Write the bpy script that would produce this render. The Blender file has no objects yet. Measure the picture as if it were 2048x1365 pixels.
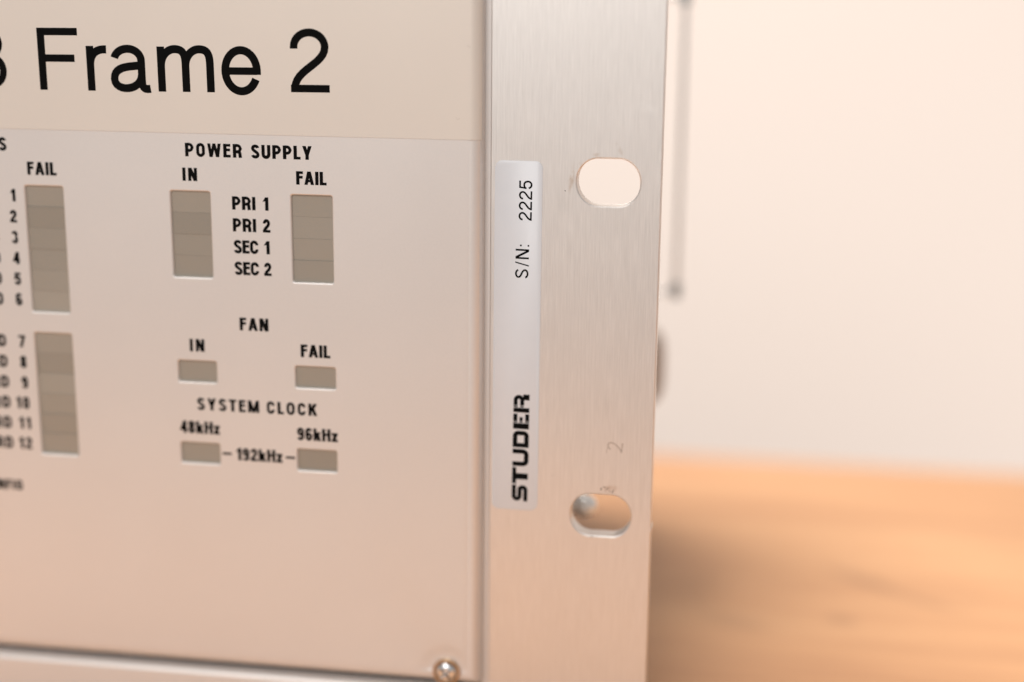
import bpy, math, random
from math import radians, sin, cos, pi, hypot
from mathutils import Vector, Matrix
from mathutils.geometry import delaunay_2d_cdt

random.seed(7)
S = 0.001                                   # all layout numbers below are millimetres
SC = bpy.context.scene
COL = SC.collection

# ------------------------------------------------------------------ camera
cam_d = bpy.data.cameras.new("camera")
cam = bpy.data.objects.new("camera", cam_d)
COL.objects.link(cam)
right = Vector((0.98759, 0.15678, 0.00889))
down = Vector((0.04488, -0.22753, -0.97274))
fwd = Vector((-0.15048, 0.96107, -0.23175))
cam.matrix_world = Matrix((
    (right.x, -down.x, -fwd.x, 22.289 * S),
    (right.y, -down.y, -fwd.y, -242.054 * S),
    (right.z, -down.z, -fwd.z, 88.359 * S),
    (0, 0, 0, 1)))
cam_d.sensor_width = 36.0
cam_d.lens = 52.66
cam_d.clip_start = 0.01
cam_d.clip_end = 20.0
cam_d.dof.use_dof = True
cam_d.dof.focus_distance = 0.2465
cam_d.dof.aperture_fstop = 4.0
cam_d.dof.aperture_blades = 9
SC.camera = cam

# ------------------------------------------------------------------ world + lamps
w = bpy.data.worlds.new("World")
SC.world = w
w.use_nodes = True
bg = w.node_tree.nodes["Background"]
bg.inputs[0].default_value = (1.0, 0.97, 0.95, 1)
bg.inputs[1].default_value = 0.40


def area(name, loc, target, size, power, color, size_y=None):
    l = bpy.data.lights.new(name, 'AREA')
    l.energy = power
    l.color = color
    l.size = size
    if size_y:
        l.shape = 'RECTANGLE'
        l.size_y = size_y
    o = bpy.data.objects.new(name, l)
    COL.objects.link(o)
    o.location = loc
    d = Vector(target) - Vector(loc)
    o.rotation_euler = d.to_track_quat('-Z', 'Y').to_euler()
    return o


area("key_softbox", (-0.32, 0.13, 0.75), (0.03, 0.12, -0.04), 0.36, 13.2, (1.0, 0.96, 0.92))
area("front_fill", (-0.14, -0.74, 0.50), (0.0, 0.0, 0.06), 0.46, 4.7, (1.0, 0.97, 0.945))  # added fill without a seen source, lifts sticker, label and upper ear
area("backdrop_fill", (0.70, 0.35, -0.32), (0.18, 0.9, -0.16), 0.5, 2.1, (1.0, 0.93, 0.88))  # added out of frame only to brighten the wall

SC.render.engine = 'CYCLES'
SC.cycles.use_denoising = True
SC.view_settings.view_transform = 'Standard'
SC.view_settings.look = 'None'
SC.view_settings.exposure = 0.0
SC.view_settings.gamma = 1.0
SC.view_settings.use_curve_mapping = False


# ------------------------------------------------------------------ materials
class NT:
    def __init__(s, name):
        m = bpy.data.materials.new(name)
        m.use_nodes = True
        s.m = m
        s.t = m.node_tree
        s.b = s.t.nodes["Principled BSDF"]

    def n(s, typ, **kw):
        nd = s.t.nodes.new(typ)
        for k, v in kw.items():
            if k.startswith('i_'):
                key = k[2:].replace('_', ' ')
                nd.inputs[key].default_value = v
            else:
                setattr(nd, k, v)
        return nd

    def l(s, a, b):
        s.t.links.new(a, b)

    def coords(s, scale):
        tc = s.n('ShaderNodeTexCoord')
        mp = s.n('ShaderNodeMapping')
        mp.inputs['Scale'].default_value = scale
        s.l(tc.outputs['Object'], mp.inputs['Vector'])
        return mp.outputs['Vector']

    def noise(s, vec, scale=1.0, detail=3.0, rough=0.5):
        nd = s.n('ShaderNodeTexNoise')
        nd.inputs['Scale'].default_value = scale
        nd.inputs['Detail'].default_value = detail
        nd.inputs['Roughness'].default_value = rough
        s.l(vec, nd.inputs['Vector'])
        return nd.outputs['Fac']

    def ramp(s, fac, stops):
        nd = s.n('ShaderNodeValToRGB')
        e = nd.color_ramp.elements
        while len(e) < len(stops):
            e.new(0.5)
        for el, (p, c) in zip(e, stops):
            el.position = p
            el.color = (*c, 1) if len(c) == 3 else c
        s.l(fac, nd.inputs['Fac'])
        return nd.outputs['Color']

    def mix(s, fac, a, b, blend='MIX'):
        nd = s.n('ShaderNodeMix', data_type='RGBA', blend_type=blend)
        for v, i in ((fac, 0), (a, 6), (b, 7)):
            if hasattr(v, 'is_linked'):
                s.l(v, nd.inputs[i])
            else:
                nd.inputs[i].default_value = v if i == 0 else (*v, 1)
        return nd.outputs[2]

    def math(s, op, a, b=0.0, clamp=False):
        nd = s.n('ShaderNodeMath', operation=op, use_clamp=clamp)
        for v, i in ((a, 0), (b, 1)):
            if hasattr(v, 'is_linked'):
                s.l(v, nd.inputs[i])
            else:
                nd.inputs[i].default_value = v
        return nd.outputs[0]

    def bump(s, h, strength, dist):
        nd = s.n('ShaderNodeBump')
        nd.inputs['Strength'].default_value = strength
        nd.inputs['Distance'].default_value = dist
        s.l(h, nd.inputs['Height'])
        s.l(nd.outputs['Normal'], s.b.inputs['Normal'])

    def blob(s, cx, cz, rx, rz, soft=0.6, rot=0.0, flat=False):
        """mask that is 1 inside an ellipse at (cx, cz) mm in the object's x-z plane"""
        tc = s.n('ShaderNodeTexCoord')
        mp = s.n('ShaderNodeMapping', vector_type='TEXTURE')
        if flat:                    # the same in the x-y plane
            mp.inputs['Location'].default_value = (cx * S, cz * S, 0)
            mp.inputs['Rotation'].default_value = (0, 0, -radians(rot))
            mp.inputs['Scale'].default_value = (rx * S, rz * S, 1000)
        else:
            mp.inputs['Location'].default_value = (cx * S, 0, cz * S)
            mp.inputs['Rotation'].default_value = (0, radians(rot), 0)
            mp.inputs['Scale'].default_value = (rx * S, 1000, rz * S)
        s.l(tc.outputs['Object'], mp.inputs['Vector'])
        ln = s.n('ShaderNodeVectorMath', operation='LENGTH')
        s.l(mp.outputs['Vector'], ln.inputs[0])
        mr = s.n('ShaderNodeMapRange', interpolation_type='SMOOTHSTEP')
        mr.inputs['From Min'].default_value = 1.0
        mr.inputs['From Max'].default_value = 1.0 - soft
        s.l(ln.outputs['Value'], mr.inputs['Value'])
        return mr.outputs['Result']

    def set(s, **kw):
        for k, v in kw.items():
            s.b.inputs[k.replace('_', ' ')].default_value = (*v, 1) if isinstance(v, tuple) else v
        return s.m


def mat_panel():
    t = NT("satin_silver_panel")
    v = t.coords((1, 1, 1))
    g = t.noise(v, 2600, 3, 0.7)
    big = t.noise(v, 45, 3, 0.5)
    col = t.mix(big, (0.69, 0.655, 0.63), (0.725, 0.69, 0.665))
    col = t.mix(t.math('MULTIPLY', g, 0.20), col, (0.50, 0.47, 0.45))
    t.l(col, t.b.inputs['Base Color'])
    r = t.math('ADD', t.math('MULTIPLY', big, 0.06), 0.43)
    t.l(r, t.b.inputs['Roughness'])
    t.bump(g, 0.06, 0.00003)
    return t.set(Metallic=0.42)


def mat_ear():
    t = NT("brushed_aluminium")
    v1 = t.coords((7500, 1, 230))
    v2 = t.coords((3000, 1, 80))
    v3 = t.coords((55, 1, 30))
    n1 = t.noise(v1, 1, 3, 0.6)
    n2 = t.noise(v2, 1, 3, 0.6)
    n3 = t.noise(v3, 1, 3, 0.5)
    st = t.math('ADD', t.math('MULTIPLY', n1, 0.6), t.math('MULTIPLY', n2, 0.4))
    col = t.ramp(st, [(0.34, (0.73, 0.69, 0.655)), (0.50, (0.785, 0.745, 0.71)), (0.65, (0.845, 0.805, 0.77))])
    col = t.mix(t.math('MULTIPLY', n3, 0.25), col, (0.60, 0.58, 0.57))
    # brownish residue beside the upper slot and a few old rub marks
    wob = t.noise(t.coords((900, 1, 500)), 1, 3, 0.6)
    wob = t.math('MULTIPLY', t.math('SUBTRACT', wob, 0.38, True), 3.0, True)
    for cx, cz, rx, rz, rot, a in ((-6.0, 57.6, 0.7, 3.0, 8, 0.55), (1.6, 62.7, 0.55, 1.5, -32, 0.55), (-1.9, 61.6, 1.0, 0.5, 0, 0.5),
                                   (-4.8, 59.2, 1.1, 1.6, 30, 0.4), (1.5, 4.9, 1.9, 0.9, -8, 0.45)):
        m = t.math('MULTIPLY', t.math('MULTIPLY', t.blob(cx, cz, rx, rz, 0.8, rot), wob), a)
        col = t.mix(m, col, (0.42, 0.27, 0.15))
    for cx, cz, rx, rz, rot, a in ((6.0, 69.3, 2.6, 1.3, 20, 0.45), (-10.2, 75.0, 0.5, 4.0, 0, 0.2)):
        m = t.math('MULTIPLY', t.math('MULTIPLY', t.blob(cx, cz, rx, rz, 0.9, rot), wob), a)
        col = t.mix(m, col, (0.90, 0.87, 0.84))
    t.l(col, t.b.inputs['Base Color'])
    r = t.math('ADD', t.math('MULTIPLY', st, 0.18), 0.37)
    t.l(r, t.b.inputs['Roughness'])
    t.bump(st, 0.09, 0.00003)
    return t.set(Metallic=0.9)


def mat_simple(name, col, rough=0.5, metal=0.0, var=0.06, scale=900, bump=0.0, **kw):
    t = NT(name)
    n = t.noise(t.coords((1, 1, 1)), scale, 3, 0.55)
    a = tuple(c * (1 - var) for c in col)
    b = tuple(min(1, c * (1 + var)) for c in col)
    t.l(t.mix(n, a, b), t.b.inputs['Base Color'])
    if bump:
        t.bump(n, bump, 0.00004)
    return t.set(Roughness=rough, Metallic=metal, **kw)


def mat_led():
    t = NT("smoked_led_lens")
    n = t.noise(t.coords((1, 1, 1)), 260, 3, 0.55)
    oi = t.n('ShaderNodeObjectInfo')
    col = t.mix(oi.outputs['Random'], (0.255, 0.230, 0.195), (0.335, 0.303, 0.260))
    col = t.mix(t.math('MULTIPLY', n, 0.35), col, (0.30, 0.255, 0.19))
    t.l(col, t.b.inputs['Base Color'])
    return t.set(Roughness=0.36)


def mat_wood():
    t = NT("oiled_wood")
    v = t.coords((6, 60, 30))
    g1 = t.noise(v, 1.0, 5, 0.6)
    g2 = t.noise(t.coords((30, 520, 30)), 1.0, 3, 0.6)
    col = t.ramp(g1, [(0.30, (0.415, 0.205, 0.098)), (0.5, (0.535, 0.282, 0.138)), (0.7, (0.61, 0.345, 0.175))])
    col = t.mix(t.math('MULTIPLY', g2, 0.25), col, (0.33, 0.155, 0.068))
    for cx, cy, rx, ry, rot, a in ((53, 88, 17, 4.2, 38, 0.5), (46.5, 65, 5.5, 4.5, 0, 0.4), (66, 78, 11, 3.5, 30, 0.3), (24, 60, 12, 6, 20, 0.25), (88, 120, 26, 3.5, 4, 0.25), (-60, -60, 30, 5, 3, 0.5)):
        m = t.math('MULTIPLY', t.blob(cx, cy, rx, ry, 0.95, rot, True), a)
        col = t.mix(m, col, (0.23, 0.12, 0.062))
    t.l(col, t.b.inputs['Base Color'])
    t.bump(g2, 0.1, 0.0002)
    return t.set(Roughness=0.5)


M = dict(
    panel=mat_panel(), ear=mat_ear(), wood=mat_wood(),
    ink=mat_simple("black_print", (0.004, 0.004, 0.004), 0.6, var=0.2, Specular_IOR_Level=0.03),
    film=mat_simple("clear_beige_label_film", (0.70, 0.635, 0.57), 0.40, 0.25, var=0.02, scale=60),
    sticker=mat_simple("white_vinyl_sticker", (0.625, 0.64, 0.67), 0.36, var=0.02, scale=300),
    led=mat_led(),
    chrome=mat_simple("nickel_plated_steel", (0.78, 0.79, 0.80), 0.2, 1.0, var=0.05),
    warm_nickel=mat_simple("wood_tinted_ferrule", (0.52, 0.38, 0.25), 0.3, 1.0, var=0.1),  # orange tint paints the wood's reflection into the ring
    zinc=mat_simple("bright_zinc", (0.93, 0.95, 0.94), 0.28, 0.5, var=0.03),
    dark=mat_simple("dark_steel", (0.10, 0.10, 0.10), 0.4, 0.6, var=0.1),
    steel=mat_simple("zinc_plated_steel", (0.62, 0.61, 0.60), 0.38, 0.9, var=0.06, scale=150),
    rubber=mat_simple("grey_rubber", (0.27, 0.29, 0.30), 0.6, var=0.1),
    latch=mat_simple("brown_plastic", (0.36, 0.27, 0.21), 0.5, var=0.1),
    wall=mat_simple("warm_white_paint", (0.84, 0.735, 0.665), 0.8, var=0.012, scale=2.5),
)
pm = NT("faint_pencil")
pm.set(Base_Color=(0.30, 0.21, 0.16), Roughness=0.6, Alpha=0.22)
pencil = pm.m


# ------------------------------------------------------------------ mesh helpers (mm in, metres out)
def mesh_obj(name, verts, faces, mat, parent=None, sharp=None):
    me = bpy.data.meshes.new(name)
    me.from_pydata([(x * S, y * S, z * S) for x, y, z in verts], [], faces)
    me.materials.append(mat)
    if sharp is not None:
        me.polygons.foreach_set('use_smooth', [True] * len(me.polygons))
        me.set_sharp_from_angle(angle=radians(sharp))
    me.update()
    o = bpy.data.objects.new(name, me)
    COL.objects.link(o)
    if parent:
        o.parent = parent
    return o


def empty(name, label, cat):
    o = bpy.data.objects.new(name, None)
    COL.objects.link(o)
    o.empty_display_size = 0.02
    o['label'] = label
    o['category'] = cat
    return o


class MB:
    def __init__(s):
        s.v, s.f = [], []

    def add(s, verts, faces):
        n = len(s.v)
        s.v += list(verts)
        s.f += [tuple(i + n for i in f) for f in faces]

    def loops(s, rings, closed=True, cap0=False, cap1=False, flip=False):
        """join successive vertex rings of equal length"""
        n = len(rings[0])
        base = len(s.v)
        for r in rings:
            s.v += list(r)
        m = n if closed else n - 1
        for k in range(len(rings) - 1):
            for i in range(m):
                j = (i + 1) % n
                q = (base + k * n + i, base + k * n + j, base + (k + 1) * n + j, base + (k + 1) * n + i)
                s.f.append(q[::-1] if flip else q)
        if cap0:
            f = tuple(base + i for i in range(n))
            s.f.append(f if flip else f[::-1])
        if cap1:
            f = tuple(base + (len(rings) - 1) * n + i for i in range(n))
            s.f.append(f[::-1] if flip else f)

    def box(s, x0, x1, y0, y1, z0, z1, bev=0.0):
        """box with bevelled front (-y) edges"""
        def ring(y, d):
            return [(x0 + d, y, z0 + d), (x1 - d, y, z0 + d), (x1 - d, y, z1 - d), (x0 + d, y, z1 - d)]
        rings = [ring(y0, bev), ring(y0 + bev, 0), ring(y1, 0)] if bev else [ring(y0, 0), ring(y1, 0)]
        s.loops(rings, True, True, True)

    def obj(s, name, mat, parent=None, sharp=None):
        return mesh_obj(name, s.v, s.f, mat, parent, sharp)


def rrect(x0, x1, z0, z1, r, n=4):
    pts = []
    for cx, cz, a in ((x1 - r, z1 - r, 0), (x0 + r, z1 - r, 90), (x0 + r, z0 + r, 180), (x1 - r, z0 + r, 270)):
        for k in range(n + 1):
            t = radians(a + 90 * k / n)
            pts.append((cx + r * cos(t), cz + r * sin(t)))
    return pts                      # counter-clockwise seen from -y


def slot_outline(cx, cz, hw, hh, n=14):
    """obround: straight top and bottom, round ends"""
    pts = []
    k = hw - hh * 0.92
    for sx, a in ((1, -90), (-1, 90)):
        for i in range(n + 1):
            t = radians(a + 180 * i / n)
            pts.append((cx + sx * k + hh * 0.92 * cos(t), cz + hh * sin(t)))
    return pts


def inside(p, poly):
    x, y = p
    c = False
    j = len(poly) - 1
    for i in range(len(poly)):
        xi, yi = poly[i]
        xj, yj = poly[j]
        if (yi > y) != (yj > y) and x < (xj - xi) * (y - yi) / (yj - yi) + xi:
            c = not c
        j = i
    return c


def sheet(outer, holes, extra_loops=(), extra_pts=()):
    """triangulated flat region; returns 2D verts and faces facing -y"""
    pts, edges = [], []
    for lp in [outer, *holes, *extra_loops]:
        b = len(pts)
        pts += [Vector(p) for p in lp]
        edges += [(b + i, b + (i + 1) % len(lp)) for i in range(len(lp))]
    pts += [Vector(p) for p in extra_pts]
    v, e, f, *_ = delaunay_2d_cdt(pts, edges, [], 0, 1e-6)
    keep = []
    for t in f:
        c = ((v[t[0]].x + v[t[1]].x + v[t[2]].x) / 3, (v[t[0]].y + v[t[1]].y + v[t[2]].y) / 3)
        if inside(c, outer) and not any(inside(c, h) for h in holes):
            a, b_, d = v[t[0]], v[t[1]], v[t[2]]
            ccw = (b_.x - a.x) * (d.y - a.y) - (b_.y - a.y) * (d.x - a.x) > 0
            keep.append(tuple(t) if ccw else tuple(t)[::-1])
    return [(p.x, p.y) for p in v], keep


def shrink(poly, d):
    """offset a counter-clockwise outline inwards by d"""
    out = []
    n = len(poly)
    for i in range(n):
        p0, p, p1 = poly[i - 1], poly[i], poly[(i + 1) % n]
        a = Vector((p[0] - p0[0], p[1] - p0[1]))
        b = Vector((p1[0] - p[0], p1[1] - p[1]))
        if a.length < 1e-9:
            a = b
        if b.length < 1e-9:
            b = a
        a.normalize()
        b.normalize()
        na, nb = Vector((-a.y, a.x)), Vector((-b.y, b.x))
        m = na + nb
        m /= max(0.3, m.dot(na))
        out.append((p[0] + m.x * d, p[1] + m.y * d))
    return out


# ------------------------------------------------------------------ lettering: stroke glyphs, cap height 1
def arc(cx, cy, rx, ry, a0, a1, n=14):
    return [(cx + rx * cos(radians(a0 + (a1 - a0) * k / n)), cy + ry * sin(radians(a0 + (a1 - a0) * k / n))) for k in range(n + 1)]


def bez(p0, p1, p2, p3, n=12):
    o = []
    for k in range(n + 1):
        t = k / n
        u = 1 - t
        o.append(tuple(u**3 * p0[i] + 3 * u * u * t * p1[i] + 3 * u * t * t * p2[i] + t**3 * p3[i] for i in (0, 1)))
    return o


def stroke_poly(pts, t, closed=False):
    q = [pts[0]]
    for p in pts[1:]:
        if hypot(p[0] - q[-1][0], p[1] - q[-1][1]) > 1e-4:
            q.append(p)
    if closed and hypot(q[0][0] - q[-1][0], q[0][1] - q[-1][1]) < 1e-4:
        q.pop()
    n = len(q)
    L, Rr = [], []
    for i in range(n):
        if closed:
            a, b = q[i - 1], q[(i + 1) % n]
        else:
            a, b = q[max(i - 1, 0)], q[min(i + 1, n - 1)]
        p = q[i]
        d0 = Vector((p[0] - a[0], p[1] - a[1]))
        d1 = Vector((b[0] - p[0], b[1] - p[1]))
        if d0.length < 1e-9:
            d0 = d1
        if d1.length < 1e-9:
            d1 = d0
        d0.normalize()
        d1.normalize()
        n0, n1 = Vector((-d0.y, d0.x)), Vector((-d1.y, d1.x))
        m = n0 + n1
        m /= max(0.35, m.dot(n0))
        L.append((p[0] + m.x * t / 2, p[1] + m.y * t / 2))
        Rr.append((p[0] - m.x * t / 2, p[1] - m.y * t / 2))
    quads = []
    for i in range(n if closed else n - 1):
        j = (i + 1) % n
        quads.append([Rr[i], Rr[j], L[j], L[i]])
    return quads


def para(x0, y0, x1, y1, wd):
    return [[(x0 - wd / 2, y0), (x0 + wd / 2, y0), (x1 + wd / 2, y1), (x1 - wd / 2, y1)]]


def rect(x0, y0, x1, y1):
    return [[(x0, y0), (x1, y0), (x1, y1), (x0, y1)]]


def glyph(ch, st):
    """-> (width, list of strokes; each stroke a list of quads)"""
    bold = st == 'bold'
    t = 0.262 if bold else (0.142 if st == 'medium' else 0.130)
    th = 0.205 if bold else (0.130 if st == 'medium' else 0.120)          # horizontals
    h, hv = t / 2, th / 2
    Wd = dict(A=.76, B=.68, C=.68, D=.68, E=.56, F=.54, G=.68, H=.68, I=.262, K=.73, L=.53, M=.92, N=.71, O=.70, P=.67, R=.70,
              S=.67, T=.61, U=.69, W=1.04, Y=.72, k=.61, z=.49) if bold else dict(B=.70, F=.70, S=.70, N=.74, r=.35, a=.665, m=.955, e=.66)
    dig = 0.585 if bold else 0.64
    w_ = Wd.get(ch, dig)
    l, r, cx = h, w_ - h, w_ / 2
    b, T = hv, 1 - hv
    rx = (r - l) / 2
    o = []
    s = lambda pts, closed=False, tt=None: o.append(stroke_poly(pts, tt or t, closed))
    sc = (t + th) / 2
    if ch in 'O0':
        ry = rx * (1.0 if bold else 1.3)
        s(arc(cx, T - ry, rx, ry, 180, 0) + arc(cx, b + ry, rx, ry, 0, -180), True, sc)
    elif ch == 'P' or ch == 'R':
        mid = 0.44
        o.append(rect(0, 0, t, 1))
        rad = (T - mid) / 2
        s([(l, T), (r - rad, T)] + arc(r - rad, mid + rad, rad, rad, 90, -90) + [(l, mid)], tt=th * 1.08)
        o.append(rect(r - h * .9, mid + rad * .75, r + h, mid + rad * 1.25))
        if ch == 'R':
            s(bez((r - rad * 1.1, mid), (r - 0.03, mid), (r - .035, .34), (r - .03, .2)) + [(r, 0.0)], tt=t * .97)
    elif ch == 'B':
        o.append(rect(0, 0, t, 1))
        mid = 0.53
        for y0, y1, xr in ((mid, T, r - .05), (b, mid, r)):
            rad = (y1 - y0) / 2
            s([(l, y1), (xr - rad, y1)] + arc(xr - rad, y0 + rad, rad, rad, 90, -90) + [(l, y0)], tt=th)
    elif ch == 'D':
        o.append(rect(0, 0, t, 1))
        rad = rx * 1.15
        s([(l, T), (r - rad, T)] + arc(r - rad, T - rad, rad, rad, 90, 0) + arc(r - rad, b + rad, rad, rad, 0, -90) + [(l, b)], tt=sc)
    elif ch in 'EFL':
        o.append(rect(0, 0, t, 1))
        if ch in 'EF':
            o.append(rect(t * .5, 1 - th, w_, 1))
            o.append(rect(t * .5, .455, w_ - (.03 if bold else .07), .455 + th))
        if ch in 'EL':
            o.append(rect(t * .5, 0, w_, th))
    elif ch == 'I':
        o.append(rect(0, 0, t, 1))
    elif ch == 'H':
        o += [rect(0, 0, t, 1), rect(w_ - t, 0, w_, 1), rect(t * .5, .44, w_ - t * .5, .44 + th)]
    elif ch == 'A':
        o += [para(t * .5, 0, cx - .01, 1, t), para(w_ - t * .5, 0, cx + .01, 1, t), rect(.16, .2, w_ - .16, .2 + th * .85)]
    elif ch == 'N':
        d = t * (1.12 if bold else 1.3)
        o += [rect(0, 0, t * .95, 1), rect(w_ - t * .95, 0, w_, 1), para(w_ - d * .5, 0, d * .5, 1, d)]
    elif ch == 'M':
        o += [rect(0, 0, t * .93, 1), rect(w_ - t * .93, 0, w_, 1), para(cx, 0, t * .55, 1, t * .98), para(cx, 0, w_ - t * .55, 1, t * .98)]
    elif ch == 'W':
        k = t * .92
        o += [para(w_ * .26, 0, k * .5, 1, k), para(w_ * .27, 0, cx, 1, k * .95), para(w_ * .73, 0, cx, 1, k * .95), para(w_ * .74, 0, w_ - k * .5, 1, k)]
    elif ch == 'Y':
        o += [para(cx - .005, .36, t * .52, 1, t * 1.04), para(cx + .005, .36, w_ - t * .52, 1, t * 1.04), rect(cx - h, 0, cx + h, .42)]
    elif ch == 'K':
        o += [rect(0, 0, t, 1), para(t * .9, .36, w_ - t * .62, 1, t * 1.15), para(w_ - t * .58, 0, t * 1.35, .58, t * 1.12)]
    elif ch == 'T':
        o += [rect(0, 1 - th, w_, 1), rect(cx - h, 0, cx + h, 1 - th * .5)]
    elif ch == 'U':
        s([(l, 1), (l, b + rx)] + arc(cx, b + rx, rx, rx, 180, 360) + [(r, 1)], tt=t * .97)
    elif ch == 'C':
        ry = rx * 1.05
        s([(r, .655), (r, T - ry)] + arc(cx, T - ry, rx, ry, 0, 180) + arc(cx, b + ry, rx, ry, 180, 360) + [(r, .345)], tt=sc)
    elif ch == 'G':
        ry = rx * 1.05
        s([(r, .655), (r, T - ry)] + arc(cx, T - ry, rx, ry, 0, 180) + arc(cx, b + ry, rx, ry, 180, 360) + [(r, .45)], tt=sc)
        o.append(rect(cx, .40, w_, .40 + th * .9))
    elif ch == 'S':
        yt, yb = (.735, .265) if bold else (.74, .265)
        rt, rb = T - yt, yb - b
        s(arc(cx, yt, rx * .96, rt, 8, 180) + bez((cx - rx * .96, yt), (cx - rx * .96, yt - rt * 1.15), (r, yb + rb * 1.25), (r, yb)) + arc(cx, yb, rx, rb, 0, -172), tt=sc)
    elif ch == '1':
        w_ = .46 if bold else .36
        o += [rect(w_ - t, 0, w_, 1), [[(0, .66), (w_ - t * .5, .72), (w_ - t * .5, 1), (w_ - t * .9, 1)]] if bold else [[(0, .72), (w_ - t * .5, .76), (w_ - t * .5, 1), (w_ - t, 1)]]]
    elif ch == '2':
        yt = .70 if bold else .715
        s([(l, yt - .03)] + arc(cx, yt, rx, T - yt, 180, 0) + bez((r, yt), (r, yt - .27), (l + .0, .36), (l + .005, b)), tt=sc)
        o.append(rect(0, 0, w_, th))
    elif ch == '3':
        s(arc(cx - .01, .745, rx * .95, T - .745, 170, -75), tt=sc)
        s(arc(cx, .285, rx, .285 - b, 80, -170), tt=sc)
    elif ch == '4':
        sx = w_ * .70
        o += [rect(sx - h, 0, sx + h, 1), rect(0, .21, w_, .21 + th), para(h * .9, .24, sx - .01, 1, t * .95)]
    elif ch == '5':
        o += [rect(.07, 1 - th, w_ - .02, 1), para(h * .9, .44, .07 + h, 1, t * .9)]
        yc = .325
        s(bez((h * .75, .49), (.16, .66), (r, .72), (r, yc)) + arc(cx, yc, rx, yc - b, 0, -170), tt=sc)
    elif ch in '69':
        yc = .315
        a = arc(cx, yc, rx, yc - b, 0, 360, 20)
        c = [(l, yc), (l, .68)] + arc(cx, .715, rx, T - .715, 180, 15)
        if ch == '9':
            a = [(w_ - x, 1 - y) for x, y in a]
            c = [(w_ - x, 1 - y) for x, y in c]
        s(a, True, sc)
        s(c, tt=sc)
    elif ch == '7':
        o += [rect(0, 1 - th, w_, 1), para(w_ * .33, 0, w_ - h, 1 - th * .6, t)]
    elif ch == '8':
        s(arc(cx, .745, rx * .93, T - .745, 0, 360, 20), True, sc)
        s(arc(cx, .28, rx, .28 - b, 0, 360, 20), True, sc)
    elif ch == 'k':
        o += [rect(0, 0, t * .95, 1), para(t * .9, .26, w_ - t * .62, .72, t * 1.15), para(w_ - t * .58, 0, t * 1.3, .44, t * 1.1)]
    elif ch == 'z':
        o += [rect(0, .72 - th, w_, .72), rect(0, 0, w_, th), para(t * .62, th * .5, w_ - t * .62, .72 - th * .5, t * 1.1)]
    elif ch == '-':
        w_ = .72
        o.append(rect(0, .37, w_, .37 + th * .85))
    elif ch == ':':
        w_ = .125
        o += [rect(0, 0, .125, .125), rect(0, .56, .125, .685)]
    elif ch == '/':
        w_ = .34
        o.append(para(.05, -.01, .29, 1.01, .10))
    elif ch == 'r':
        o.append(rect(0, 0, t, .72))
        s(bez((h, .40), (h, .60), (.18, .675), (w_ + .0, .665)), tt=t)
    elif ch == 'a':
        s(arc(.30, .50, .235, .185, 168, 90) + arc(.30, .50, .225, .185, 90, 0)[1:] + [(.525, .17)] + bez((.525, .17), (.525, .045), (.57, .035), (.665, .05))[1:], tt=t)
        s(bez((.525, .43), (.40, .39), (.055, .44), (.055, .20)) + bez((.055, .20), (.055, -.01), (.50, .0), (.525, .27))[1:], tt=t)
    elif ch == 'm':
        o += [rect(0, 0, t, .72)]
        for x0 in (h, cx):
            x1 = x0 + cx - h
            s([(x0, .42)] + bez((x0, .42), (x0 + .01, .60), (x0 + .14, .68), (x0 + .235, .68)) [1:] + bez((x0 + .235, .68), (x0 + .36, .68), (x1, .63), (x1, .45))[1:] + [(x1, 0)], tt=t)
    elif ch == 'e':
        s([(l, .355), (r, .355)], tt=th)
        s([(r, .298)] + arc(cx, .36, rx, .325, 2, 180, 18) + arc(cx, .36, rx, .325, 180, 336, 18)[1:], tt=t)
    return w_, o


INK_N = [0]


def word(name, text, x0, x1, z, cap, parent, y=-3.012, st='bold', mat=None, rot=0.0, org=None, vertical=False, gap=None):
    """black print from x0 to x1 on baseline z (mm); vertical text reads upwards"""
    gl = [glyph(c, st) for c in text]
    tw = sum(g[0] for g in gl) * cap
    gp = (x1 - x0 - tw) / (len(text) - 1) if len(text) > 1 else 0
    if gap is not None:
        gp = gap
    mb = MB()
    x = x0 if gap is None else x1 - tw - gp * (len(text) - 1)
    if len(text) == 1 and gap is None:
        x = x0
    k = 0
    ca, sa = cos(radians(rot)), sin(radians(rot))
    for wd, strokes in gl:
        for stx in strokes:
            k += 1
            yy = y - 0.0015 * (k % 5)
            for q in stx:
                P = []
                for u, v in q:
                    px, pz = x + u * cap - x0, v * cap
                    px, pz = px * ca - pz * sa, px * sa + pz * ca
                    P.append((z - pz, yy, x0 + px) if vertical else (x0 + px, yy, z + pz))
                # keep the winding facing the viewer
                ar = sum(P[i][0] * P[(i + 1) % 4][2] - P[(i + 1) % 4][0] * P[i][2] for i in range(4))
                mb.add(P if ar > 0 else P[::-1], [(0, 1, 2, 3)])
        x += wd * cap + gp
    return mb.obj(name, mat or M['ink'], parent)


# ------------------------------------------------------------------ setting
TABLE_Z = -44.0
def build_table():
    x0, x1, y0, y1 = -700, 640, -150, 177.6
    r = 3.0
    prof = [(0, -32), (0, -r)] + [(r - r * cos(radians(a)), -r + r * sin(radians(a))) for a in (22, 45, 67)] + [(r, 0)]
    mb = MB()
    rings = []
    for d, dz in prof:
        rings.append([(x0 + d, y0 + d, TABLE_Z + dz), (x1 - d, y0 + d, TABLE_Z + dz), (x1 - d, y1 - d, TABLE_Z + dz), (x0 + d, y1 - d, TABLE_Z + dz)])
    mb.loops(rings, True, True, True)
    o = mb.obj("wooden_table", M['wood'], None, 40)
    o['label'] = "blurred orange wooden table top under and behind the rack unit"
    o['category'] = "table"
    return o


def build_backdrop():
    mb = MB()
    mb.box(-2600, 2600, 900, 960, -900, 2400)
    o = mb.obj("backdrop_wall", M['wall'])
    o['kind'] = "structure"
    o['label'] = "plain warm white wall behind the table"
    return o


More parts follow.
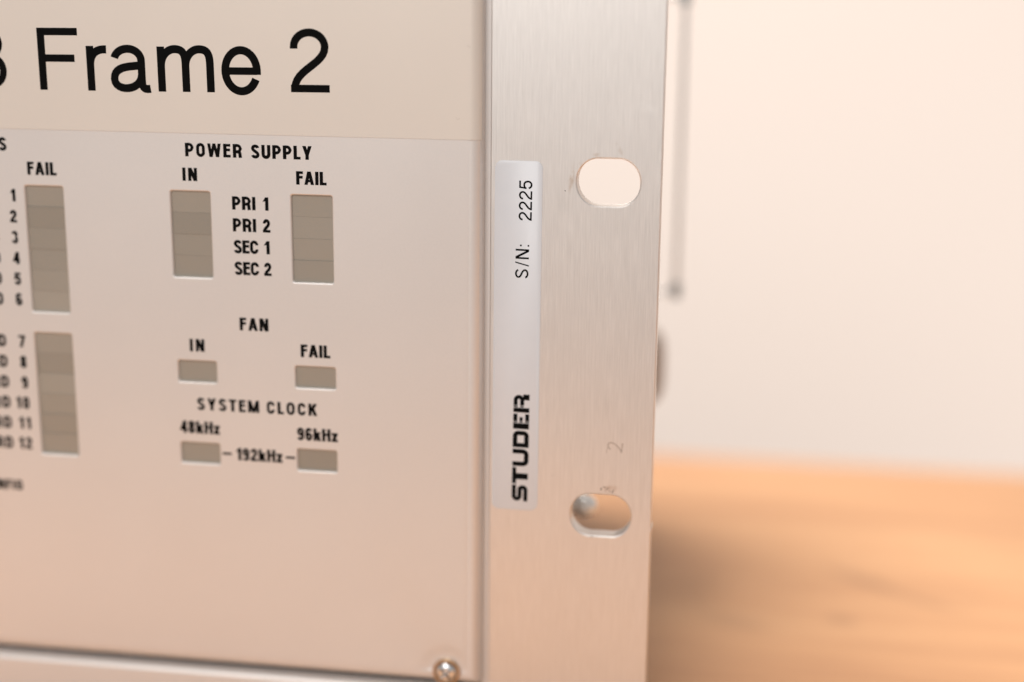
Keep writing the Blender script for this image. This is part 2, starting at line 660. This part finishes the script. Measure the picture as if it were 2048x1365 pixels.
table = build_table()
backdrop = build_backdrop()

# ------------------------------------------------------------------ the rack unit
unit = empty("rack_unit", "silver rack-mount audio frame with printed panel, mounting ear and serial sticker", "rack unit")

PY = -3.0            # panel front plane
BR = 2.0             # bend radius of the panel edges
PX1, PZ0, PX0, PZ1 = -20.39, -32.02, -150.0, 95.0
SCREW = (-26.32, -29.87)

led_cols = [  # x0, x1, z0, z1, number of segments
    (-99.75, -92.86, 32.1, 54.13, 6), (-99.75, -92.86, 6.18, 28.34, 6),
    (-73.63, -66.68, 39.31, 54.03, 4), (-52.57, -45.54, 39.2, 53.96, 4),
    (-73.55, -66.66, 20.86, 24.62, 1), (-52.57, -45.52, 20.79, 24.57, 1),
    (-73.66, -66.61, 6.14, 9.86, 1), (-52.57, -45.55, 5.94, 9.76, 1)]


def edge_drop(x, z):
    dx = max(0.0, x - (PX1 - BR))
    dz = max(0.0, (PZ0 + BR) - z)
    d = min(BR, max(dx, dz))
    return BR - math.sqrt(max(0.0, BR * BR - d * d))


def build_panel():
    def outline(d):          # d: how far from the silhouette
        x1, z0, r = PX1 - d, PZ0 + d, BR - d
        pts = [(PX0, PZ1), (PX0, z0)]
        pts += [(x1, z0)]
        pts += [(x1, PZ1)]
        return pts
    outer = outline(0.0)
    holes = [rrect(x0 - .24, x1 + .24, z0 - .24, z1 + .24, .55) for x0, x1, z0, z1, n in led_cols]
    loops = []
    for a in range(8, 90, 9):
        lp = outline(BR - BR * sin(radians(a)))
        # open polyline: avoid duplicating the two far borders
        loops.append(lp)
    loops.append(outline(BR))
    pts = []
    for rr, n in ((2.6, 30), (3.0, 30), (3.4, 30), (3.9, 30), (4.4, 30), (5.0, 30), (5.8, 30)):
        for k in range(n):
            x, z = SCREW[0] + rr * cos(2 * pi * k / n), SCREW[1] + rr * sin(2 * pi * k / n)
            if x < PX1 - BR - .05 and z > PZ0 + BR + .05:
                pts.append((x, z))
    v, f = sheet(outer, holes, loops, pts)

    def yof(x, z):
        y = PY + edge_drop(x, z)
        d = hypot(x - SCREW[0], z - SCREW[1])
        if d < 5.8:          # pressed dimple round the screw
            t = min(1.0, max(0.0, (5.8 - d) / 2.8))
            y += 0.30 * t * t * (3 - 2 * t)
        return y
    mb = MB()
    mb.add([(x, yof(x, z), z) for x, z in v], f)
    # returns behind the bends
    ol = outer[1:]
    mb.loops([[(x, PY + BR, z) for x, z in ol], [(x, 0.15, z) for x, z in ol]], False, flip=True)
    # rims of the openings: small chamfer, then the wall of the cut
    for (x0, x1, z0, z1, n), hl in zip(led_cols, holes):
        a = rrect(x0, x1, z0, z1, .38)
        mb.loops([[(x, PY, z) for x, z in hl], [(x, PY + .035, z) for x, z in shrink(hl, .09)], [(x, PY + .11, z) for x, z in shrink(hl, .17)], [(x, PY + .26, z) for x, z in a], [(x, PY + 1.5, z) for x, z in a]], True)
    return mb.obj("front_panel", M['panel'], unit, 50)


panel = build_panel()

for x0, x1, z0, z1, n in led_cols:
    hgt = (z1 - z0) / n
    for k in range(n):
        a, b = z1 - (k + 1) * hgt, z1 - k * hgt
        mb = MB()
        d = .55 + random.uniform(-.05, .05)
        g = .005
        mb.box(x0 + .03, x1 - .03, PY + d, PY + 6, a + g, b - g, .02)
        # each lens sits a touch differently in its opening
        tl = random.uniform(-.05, .05)
        mb.v = [(x, y + tl * (z - (a + b) / 2) + (x - (x0 + x1) / 2) * random.uniform(-.0002, .0002), z) for x, y, z in mb.v]
        mb.obj("led_segment", M['led'], panel)

# label film at the top, wrapping onto the bend
def build_label():
    z0, z1 = 63.79, 91.0
    prof = [(-140.0, PY), (PX1 - BR, PY)]
    for a in range(6, 63, 7):
        prof.append((PX1 - BR + BR * sin(radians(a)), PY + BR * (1 - cos(radians(a)))))
    th = .10
    top = []
    for i, (x, y) in enumerate(prof):
        a = 0 if i < 2 else radians(6 + 7 * (i - 2))
        top.append((x + th * sin(a), y - th * cos(a)))
    mb = MB()
    rings = []
    for pr, zz0, zz1 in ((prof, z0, z1), (top, z0, z1)):
        rings.append([(x, y, zz0) for x, y in pr] + [(x, y, zz1) for x, y in reversed(pr)])
    n = len(prof)
    base = 0
    mb.v = rings[0] + rings[1]
    m = 2 * n
    for i in range(m):
        j = (i + 1) % m
        mb.f.append((i, j, m + j, m + i))
    for i in range(n - 1):
        mb.f.append((m + i, m + i + 1, m + m - 2 - i, m + m - 1 - i))
    return mb.obj("title_label", M['film'], unit, 30)


label = build_label()
LY = PY - .112
for ch, x0, zz in (("F", -95.67, 70.4), ("r", -87.16, 70.42), ("a", -82.95, 70.38), ("m", -74.81, 70.5), ("e", -63.8, 70.45), ("2", -52.05, 70.85)):
    word("lettering", ch, x0, x0, zz, 10.214, label, LY, 'light', rot=0.45)
word("lettering", "B", -108.54, -101.44, 70.37, 10.214, label, LY, 'light', rot=0.45)

mb = MB()
for pts_, cx_, cz_ in (([(0, 0), (.25, .18), (.5, .05), (.55, -.2)], -22.9, 78.6), ([(0, .2), (.1, -.1), (.4, -.15), (.6, .05)], -24.6, 67.2), ([(0, 0), (.12, .06)], -50.4, 63.9)):
    for q in stroke_poly(pts_, .06):
        Q = [(cx_ + u, LY - .004, cz_ + v) for u, v in q]
        ar = sum(Q[i][0] * Q[(i + 1) % 4][2] - Q[(i + 1) % 4][0] * Q[i][2] for i in range(4))
        mb.add(Q if ar > 0 else Q[::-1], [(0, 1, 2, 3)])
mb.obj("lint_fibres", pencil, label)['kind'] = "stuff"

# panel print
P = panel
word("lettering", "POWER", -70.69, -60.79, 59.88, 2.267, P)
word("lettering", "SUPPLY", -59.26, -48.81, 59.86, 2.267, P)
word("lettering", "IN", -71.34, -68.75, 55.77, 2.227, P)
word("lettering", "FAIL", -51.6, -46.39, 55.71, 2.227, P)
for k, tx in enumerate(("PRI", "PRI", "SEC", "SEC")):
    z = 51.17 - 3.699 * k
    word("lettering", tx, -62.82, -58.74 if k < 2 else -58.44, z, 2.247, P)
    if k % 2 == 0:
        word("lettering", "1", -57.52, 0, z, 2.247, P)
    else:
        word("lettering", "2", -57.59, 0, z, 2.247, P)
word("lettering", "FAN", -62.22, -57.11, 30.42, 2.247, P)
word("lettering", "IN", -71.31, -68.65, 26.32, 2.227, P)
word("lettering", "FAIL", -51.54, -46.34, 26.22, 2.227, P)
word("lettering", "SYSTEM", -70.44, -59.2, 15.88, 2.186, P)
word("lettering", "CLOCK", -57.88, -48.84, 15.88, 2.186, P)
word("lettering", "48kHz", -73.71, -66.46, 11.57, 2.247, P)
word("lettering", "96kHz", -52.57, -45.31, 11.41, 2.247, P)
word("lettering", "192kHz", -63.72, -55.27, 7.1, 2.247, P)
word("lettering", "-", -66.13, -64.46, 7.12, 2.349, P)
word("lettering", "-", -54.71, -53.04, 7.05, 2.349, P)
word("lettering", "FAIL", -99.04, -93.75, 56.0, 2.247, P)
word("lettering", "S", -103.99, -102.71, 60.01, 2.247, P)
for k in range(6):
    z = 51.33 - 3.646 * k
    c = str(k + 1)
    wd = glyph(c, 'bold')[0] * 2.165
    word("lettering", c, -101.51 - wd, 0, z, 2.165, P)
    if k >= 2:
        word("lettering", "RD", -108, -105.06, z, 2.165, P, gap=.28)
    z = 25.59 - 3.738 * k
    c = str(k + 7)
    word("lettering", c, -104, -101.51, z, 2.165, P, gap=.34)
    word("lettering", "RD", -108, -105.11, z, 2.165, P, gap=.28)
word("lettering", "NFIG", -110.78, -103.89, -0.95, 1.89, P, gap=.22)


# ------------------------------------------------------------------ mounting ear
EX0, EX1, EZ0, EZ1, ET = -19.4, 8.6, -37.7, 94.8, 3.0


def build_ear():
    c = .13
    rnd = random.Random(3)
    right_edge = []
    z = EZ0
    while z < EZ1 - 1:
        right_edge.append((EX1 + rnd.uniform(-.012, .012) + (.16 if abs(z + 2.1) < .3 else 0), z))
        z += 1.3 if abs(z + 2.1) > 1.4 else .25
    outer = [(EX0, EZ1), (EX0, EZ0)] + right_edge + [(EX1, EZ1)]
    rs = random.Random(11)

    def rough(poly, amt):
        return [(x + rs.uniform(-amt, amt), z + rs.uniform(-amt, amt)) for x, z in poly]
    s1 = rough(slot_outline(0, 57.13, 5.18, 3.88, 26), .012)
    s2 = rough(slot_outline(0, 0, 5.2, 3.76, 26), .012)
    # outer chamfer shrinks, slot chamfer grows
    mb = MB()
    fo = shrink(outer, c)
    holes_f = [shrink(s, -.2) for s in (s1, s2)]
    v, f = sheet(fo, holes_f)
    mb.add([(x, 0, z) for x, z in v], f)
    mb.loops([[(x, 0, z) for x, z in fo], [(x, c, z) for x, z in outer], [(x, ET, z) for x, z in outer]], True, flip=True)
    for s, hf in zip((s1, s2), holes_f):
        mb.loops([[(x, 0, z) for x, z in hf], [(x, .16, z) for x, z in s], [(x, ET - .1, z) for x, z in s], [(x, ET, z) for x, z in shrink(s, -.1)]], True)
    v, f = sheet(outer, [s1, s2])
    mb.add([(x, ET, z) for x, z in v], [t[::-1] for t in f])
    return mb.obj("mounting_ear", M['ear'], unit, 30)


ear = build_ear()

# serial-number sticker on the ear
mb = MB()
ol = rrect(-18.78, -10.86, 0.12, 60.3, 1.25, 8)
cx, cz = -14.8, 30.2
a_ = radians(-.2)
ol = [(cx + (x - cx) * cos(a_) - (z - cz) * sin(a_), cz + (x - cx) * sin(a_) + (z - cz) * cos(a_)) for x, z in ol]
mb.loops([[(x, -.004, z) for x, z in ol], [(x, -.07, z) for x, z in ol], [(x, -.085, z) for x, z in shrink(ol, .02)]], True, cap1=False, flip=False)
n_ = len(ol)
mb.f.append(tuple(2 * n_ + i for i in range(n_)))
stk = mb.obj("serial_sticker", M['sticker'], unit, 40)
SY = -.094
word("lettering", "S/N:", 40.78, 46.45, -12.95, 2.25, stk, SY, 'medium', vertical=True, rot=-1.0)
word("lettering", "2225", 50.5, 57.1, -12.5, 2.2, stk, SY, 'medium', vertical=True, rot=-.6)


def logo():
    """heavy wide maker's lettering, cap height 1"""
    out = []
    t = .27
    # S
    out.append((0.0, [stroke_poly([(1.07, .865), (.36, .865)] + arc(.33, .685, .18, .18, 90, 270, 10) + [(.72, .505)] + arc(.74, .32, .185, .185, 90, -90, 10) + [(.0, .135)], t)]))
    out.append((1.15, [rect(0, .74, 1.07, 1), rect(.29, 0, .69, .76)]))
    out.append((2.28, [stroke_poly([(.17, 1), (.17, .36)] + arc(.38, .36, .21, .23, 180, 270, 8) + [(.72, .13)] + arc(.78, .36, .21, .23, 270, 360, 8) + [(.99, 1)], .30)]))
    out.append((3.50, [stroke_poly([(.17, .14), (.17, .86), (.70, .86)] + arc(.76, .66, .2, .2, 90, 0, 8) + arc(.76, .34, .2, .2, 0, -90, 8) + [(.17, .14)], .29, True)]))
    out.append((4.72, [rect(0, 0, .38, 1), rect(.41, .74, .49, 1), rect(.41, .40, .49, .61), rect(.41, 0, .49, .25), rect(.515, .74, .98, 1), rect(.515, .40, .77, .61), rect(.515, 0, .98, .25)]))
    out.append((5.79, [rect(0, 0, .30, 1), rect(.335, .74, .43, 1), rect(.335, .36, .43, .58),
                      stroke_poly([(.455, .87), (.80, .87)] + arc(.80, .665, .2, .205, 90, -90, 8) + [(.455, .46)], .25), rect(.80, 0, 1.17, .40)]))
    return out


mb = MB()
cap, z0, bx = 2.74, 1.72, -12.68
rot = radians(-.6)
k = 0
for off, strokes in logo():
    for q4 in strokes:
        k += 1
        for q in q4:
            Pp = []
            for u, v in q:
                px, pz = (off + u) * cap, v * cap
                px, pz = px * cos(rot) - pz * sin(rot), px * sin(rot) + pz * cos(rot)
                Pp.append((bx - pz, SY - .0015 * (k % 4), z0 + px))
            ar = sum(Pp[i][0] * Pp[(i + 1) % 4][2] - Pp[(i + 1) % 4][0] * Pp[i][2] for i in range(4))
            mb.add(Pp if ar > 0 else Pp[::-1], [(0, 1, 2, 3)])
mb.obj("logo_lettering", M['ink'], stk)

# faint pencilled figure and specks of grime beside the lower slot
mb = MB()
def scribble(pts, t, y, cx, cz, sc, rotd):
    ca, sa = cos(radians(rotd)), sin(radians(rotd))
    for q in stroke_poly(pts, t):
        Q = []
        for u, v in q:
            u, v = u * sc, v * sc
            Q.append((cx + u * ca - v * sa, y, cz + u * sa + v * ca))
        ar = sum(Q[i][0] * Q[(i + 1) % 4][2] - Q[(i + 1) % 4][0] * Q[i][2] for i in range(4))
        mb.add(Q if ar > 0 else Q[::-1], [(0, 1, 2, 3)])
scribble(bez((0, .75), (.1, 1.1), (.6, 1.05), (.45, .6)) + bez((.45, .6), (.35, .3), (.1, .1), (0, 0))[1:] + [(.6, .05)], .13, -.006, 3.3, 11.6, 2.5, 80)
scribble([(.0, 0), (.35, .12), (.7, .1)], .08, -.008, .75, 11.2, 1.5, 70)
mb.obj("pencil_mark", pencil, ear)
mb = MB()
rg = random.Random(5)
for sx, sz, sw, sh in ((-.02, 4.75, .12, .36), (.55, 5.15, .5, .1), (1.0, 4.8, .14, .2), (1.5, 4.45, .1, .25), (1.95, 4.35, .22, .22), (2.15, 4.65, .25, .06), (1.25, 5.0, .06, .3), (.75, 4.6, .06, .3), (-7.05, 55.6, .14, .12), (-1.4, -3.9, .5, .08), (-.6, -3.92, .25, .06), (-8.4, 6.7, .1, .08)):
    n = 9
    ring = []
    for k in range(n):
        a = 2 * pi * k / n
        rr = rg.uniform(.75, 1.2)
        ring.append((sx + sw * .66 * rr * cos(a), -.007, sz + sh * .66 * rr * sin(a)))
    mb.add(ring, [tuple(range(n))])
grime_mat = mat_simple("dark_grime", (0.035, 0.022, 0.015), .8, var=.3)
g = mb.obj("grime_specks", grime_mat, ear)
g['kind'] = "stuff"

# ------------------------------------------------------------------ captive screw
def lathe_y(name, prof, cx, cz, mat, parent, n=40, sharp=35, sx=1.0):
    """prof: (radius, y) from the front centre outwards; axis along y"""
    mb = MB()
    rings = [[(cx + r * cos(2 * pi * k / n), y, cz + r * sin(2 * pi * k / n)) for k in range(n)] for r, y in prof]
    mb.loops(rings, True, flip=True)
    if prof[0][0] < .2:
        mb.f.append(tuple(range(n)))
    return mb.obj(name, mat, parent, sharp)


sx, sz = SCREW
fer = lathe_y("screw_ferrule", [(2.02, PY + .9), (2.02, PY - .18), (2.08, PY - .26), (2.34, PY - .26), (2.46, PY - .16), (2.50, PY + 1.2)], sx, sz, M['warm_nickel'], panel)
def build_screw():
    mb = MB()
    n = 48
    prof = [(1.22, -.74), (1.42, -.66), (1.6, -.5), (1.74, -.28), (1.82, 0.0), (1.84, .3), (1.84, 1.0)]
    rings = []
    # cross recess: inner outline is a plus sign pressed into the dome
    def plus(a, R, rc):
        m = abs(((a + pi / 4) % (pi / 2)) - pi / 4)
        return R if m < .32 else rc
    ry = PY - .05
    inner, floor = [], []
    for k in range(n):
        a = 2 * pi * k / n + .35
        rr = plus(a - .35 - .4, 1.12, .46)
        inner.append((sx + rr * cos(a), ry - .80, sz + rr * sin(a)))
        floor.append((sx + rr * .5 * cos(a), ry + .45, sz + rr * .5 * sin(a)))
    rings = [floor, inner]
    for r, y in prof:
        rings.append([(sx + r * cos(2 * pi * k / n + .35), ry + y, sz + r * sin(2 * pi * k / n + .35)) for k in range(n)])
    mb.loops(rings, True, flip=True)
    mb.f.append(tuple(range(n)))
    return mb.obj("captive_screw", M['chrome'], panel, 40)


build_screw()

# ------------------------------------------------------------------ chassis behind
mb = MB()
mb.box(-150, -24, 4.0, 124, -42.0, 92, 0.4)
chassis = mb.obj("chassis", M['steel'], unit)
# filler plate added behind the panel to brighten the narrow gap beside the ear
mb = MB()
mb.box(-150, -19.42, 0.2, 2.9, -31.2, 94.5, 0.05)
mb.box(-20.7, -19.42, 0.25, 2.9, -42.0, -31.2, 0.0)
mb.obj("gap_fill_plate", M['panel'], unit)
# lower rail in front of the chassis
mb = MB()
yz = [(0.15, -42.2), (-2.4, -42.2), (-3.0, -41.6)] + [(-1.6 - 1.4 * cos(radians(a)), -34.59 + 1.4 * sin(radians(a))) for a in range(0, 91, 10)] + [(0.15, -33.19)]
mb.loops([[(-150, y, z) for y, z in yz], [(-21.0, y, z) for y, z in yz]], True, True, True)
mb.obj("lower_rail", M['panel'], unit, 40)
for fx in (-135, -40):
    for fy in (18, 102):
        m2 = MB()
        n = 20
        rings = [[(fx + r * cos(2 * pi * k / n), fy + r * sin(2 * pi * k / n), z) for k in range(n)] for r, z in ((6, -44), (6.6, -43.7), (6.6, -42))]
        m2.loops(rings, True, True, True)
        m2.obj("rubber_foot", M['rubber'], unit, 40)

# studded screw seen through the lower slot, bail handle and latch on the chassis side
def lathe_x(name, prof, y, z, mat, parent, n=28):
    mb = MB()
    rings = [[(x, y + r * cos(2 * pi * k / n), z + r * sin(2 * pi * k / n)) for k in range(n)] for r, x in prof]
    mb.loops(rings, True, True, True, flip=False)
    return mb.obj(name, mat, parent, 40)


lathe_x("side_screw", [(1.4, -24.2), (1.4, -7.6), (1.7, -6.4)] + [(2.2 * cos(radians(a)), -4.5 + 2.3 * sin(radians(a))) for a in range(-40, 90, 12)] + [(.1, -2.2)], 17, -4.5, M['zinc'], unit)


def tube(pts, r, n=14):
    mb = MB()
    rings = []
    for i, p in enumerate(pts):
        p = Vector(p)
        a = Vector(pts[max(0, i - 1)])
        b = Vector(pts[min(len(pts) - 1, i + 1)])
        d = (b - a).normalized()
        u = d.cross(Vector((0, 1, 0))).normalized()
        v_ = d.cross(u)
        rings.append([tuple(p + (u * cos(2 * pi * k / n) + v_ * sin(2 * pi * k / n)) * r) for k in range(n)])
    mb.loops(rings, True, True, True)
    return mb


HX, HY = 7.95, 80.0
pts = [(-24.5, HY, 86.2), (HX - 3, HY, 86.2)] + [(HX - 3 + 3 * sin(radians(a)), HY, 83.5 + 3 * cos(radians(a))) for a in range(15, 91, 15)]
pts += [(HX, HY, 60), (HX, HY, 26.3)] + [(HX - 3 + 3 * cos(radians(a)), HY, 26.3 - 3 * sin(radians(a))) for a in range(15, 91, 15)] + [(-24.5, HY, 23.3)]
hd = tube(pts, .52).obj("bail_handle", M['steel'], unit, 40)
for zz in (23.7, 86.0):
    m3 = tube([(HX, HY, zz - 1.6), (HX, HY, zz - 1.2), (HX, HY, zz + 1.2), (HX, HY, zz + 1.6)], 1.0)
    m3.obj("grip_end", M['rubber'], hd, 40)
mb = MB()
yzl = [(x, z) for x, z in rrect(75, 85, -1.5, 14.5, 3, 5)]
mb.loops([[(-24.3, y, z) for y, z in yzl], [(3.8, y, z) for y, z in yzl], [(5.3, 80 + (y - 80) * .8, 6 + (z - 6) * .8) for y, z in yzl], [(5.8, 80 + (y - 80) * .5, 6 + (z - 6) * .5) for y, z in yzl]], True, True, True)
mb.obj("side_latch", M['latch'], unit, 30)
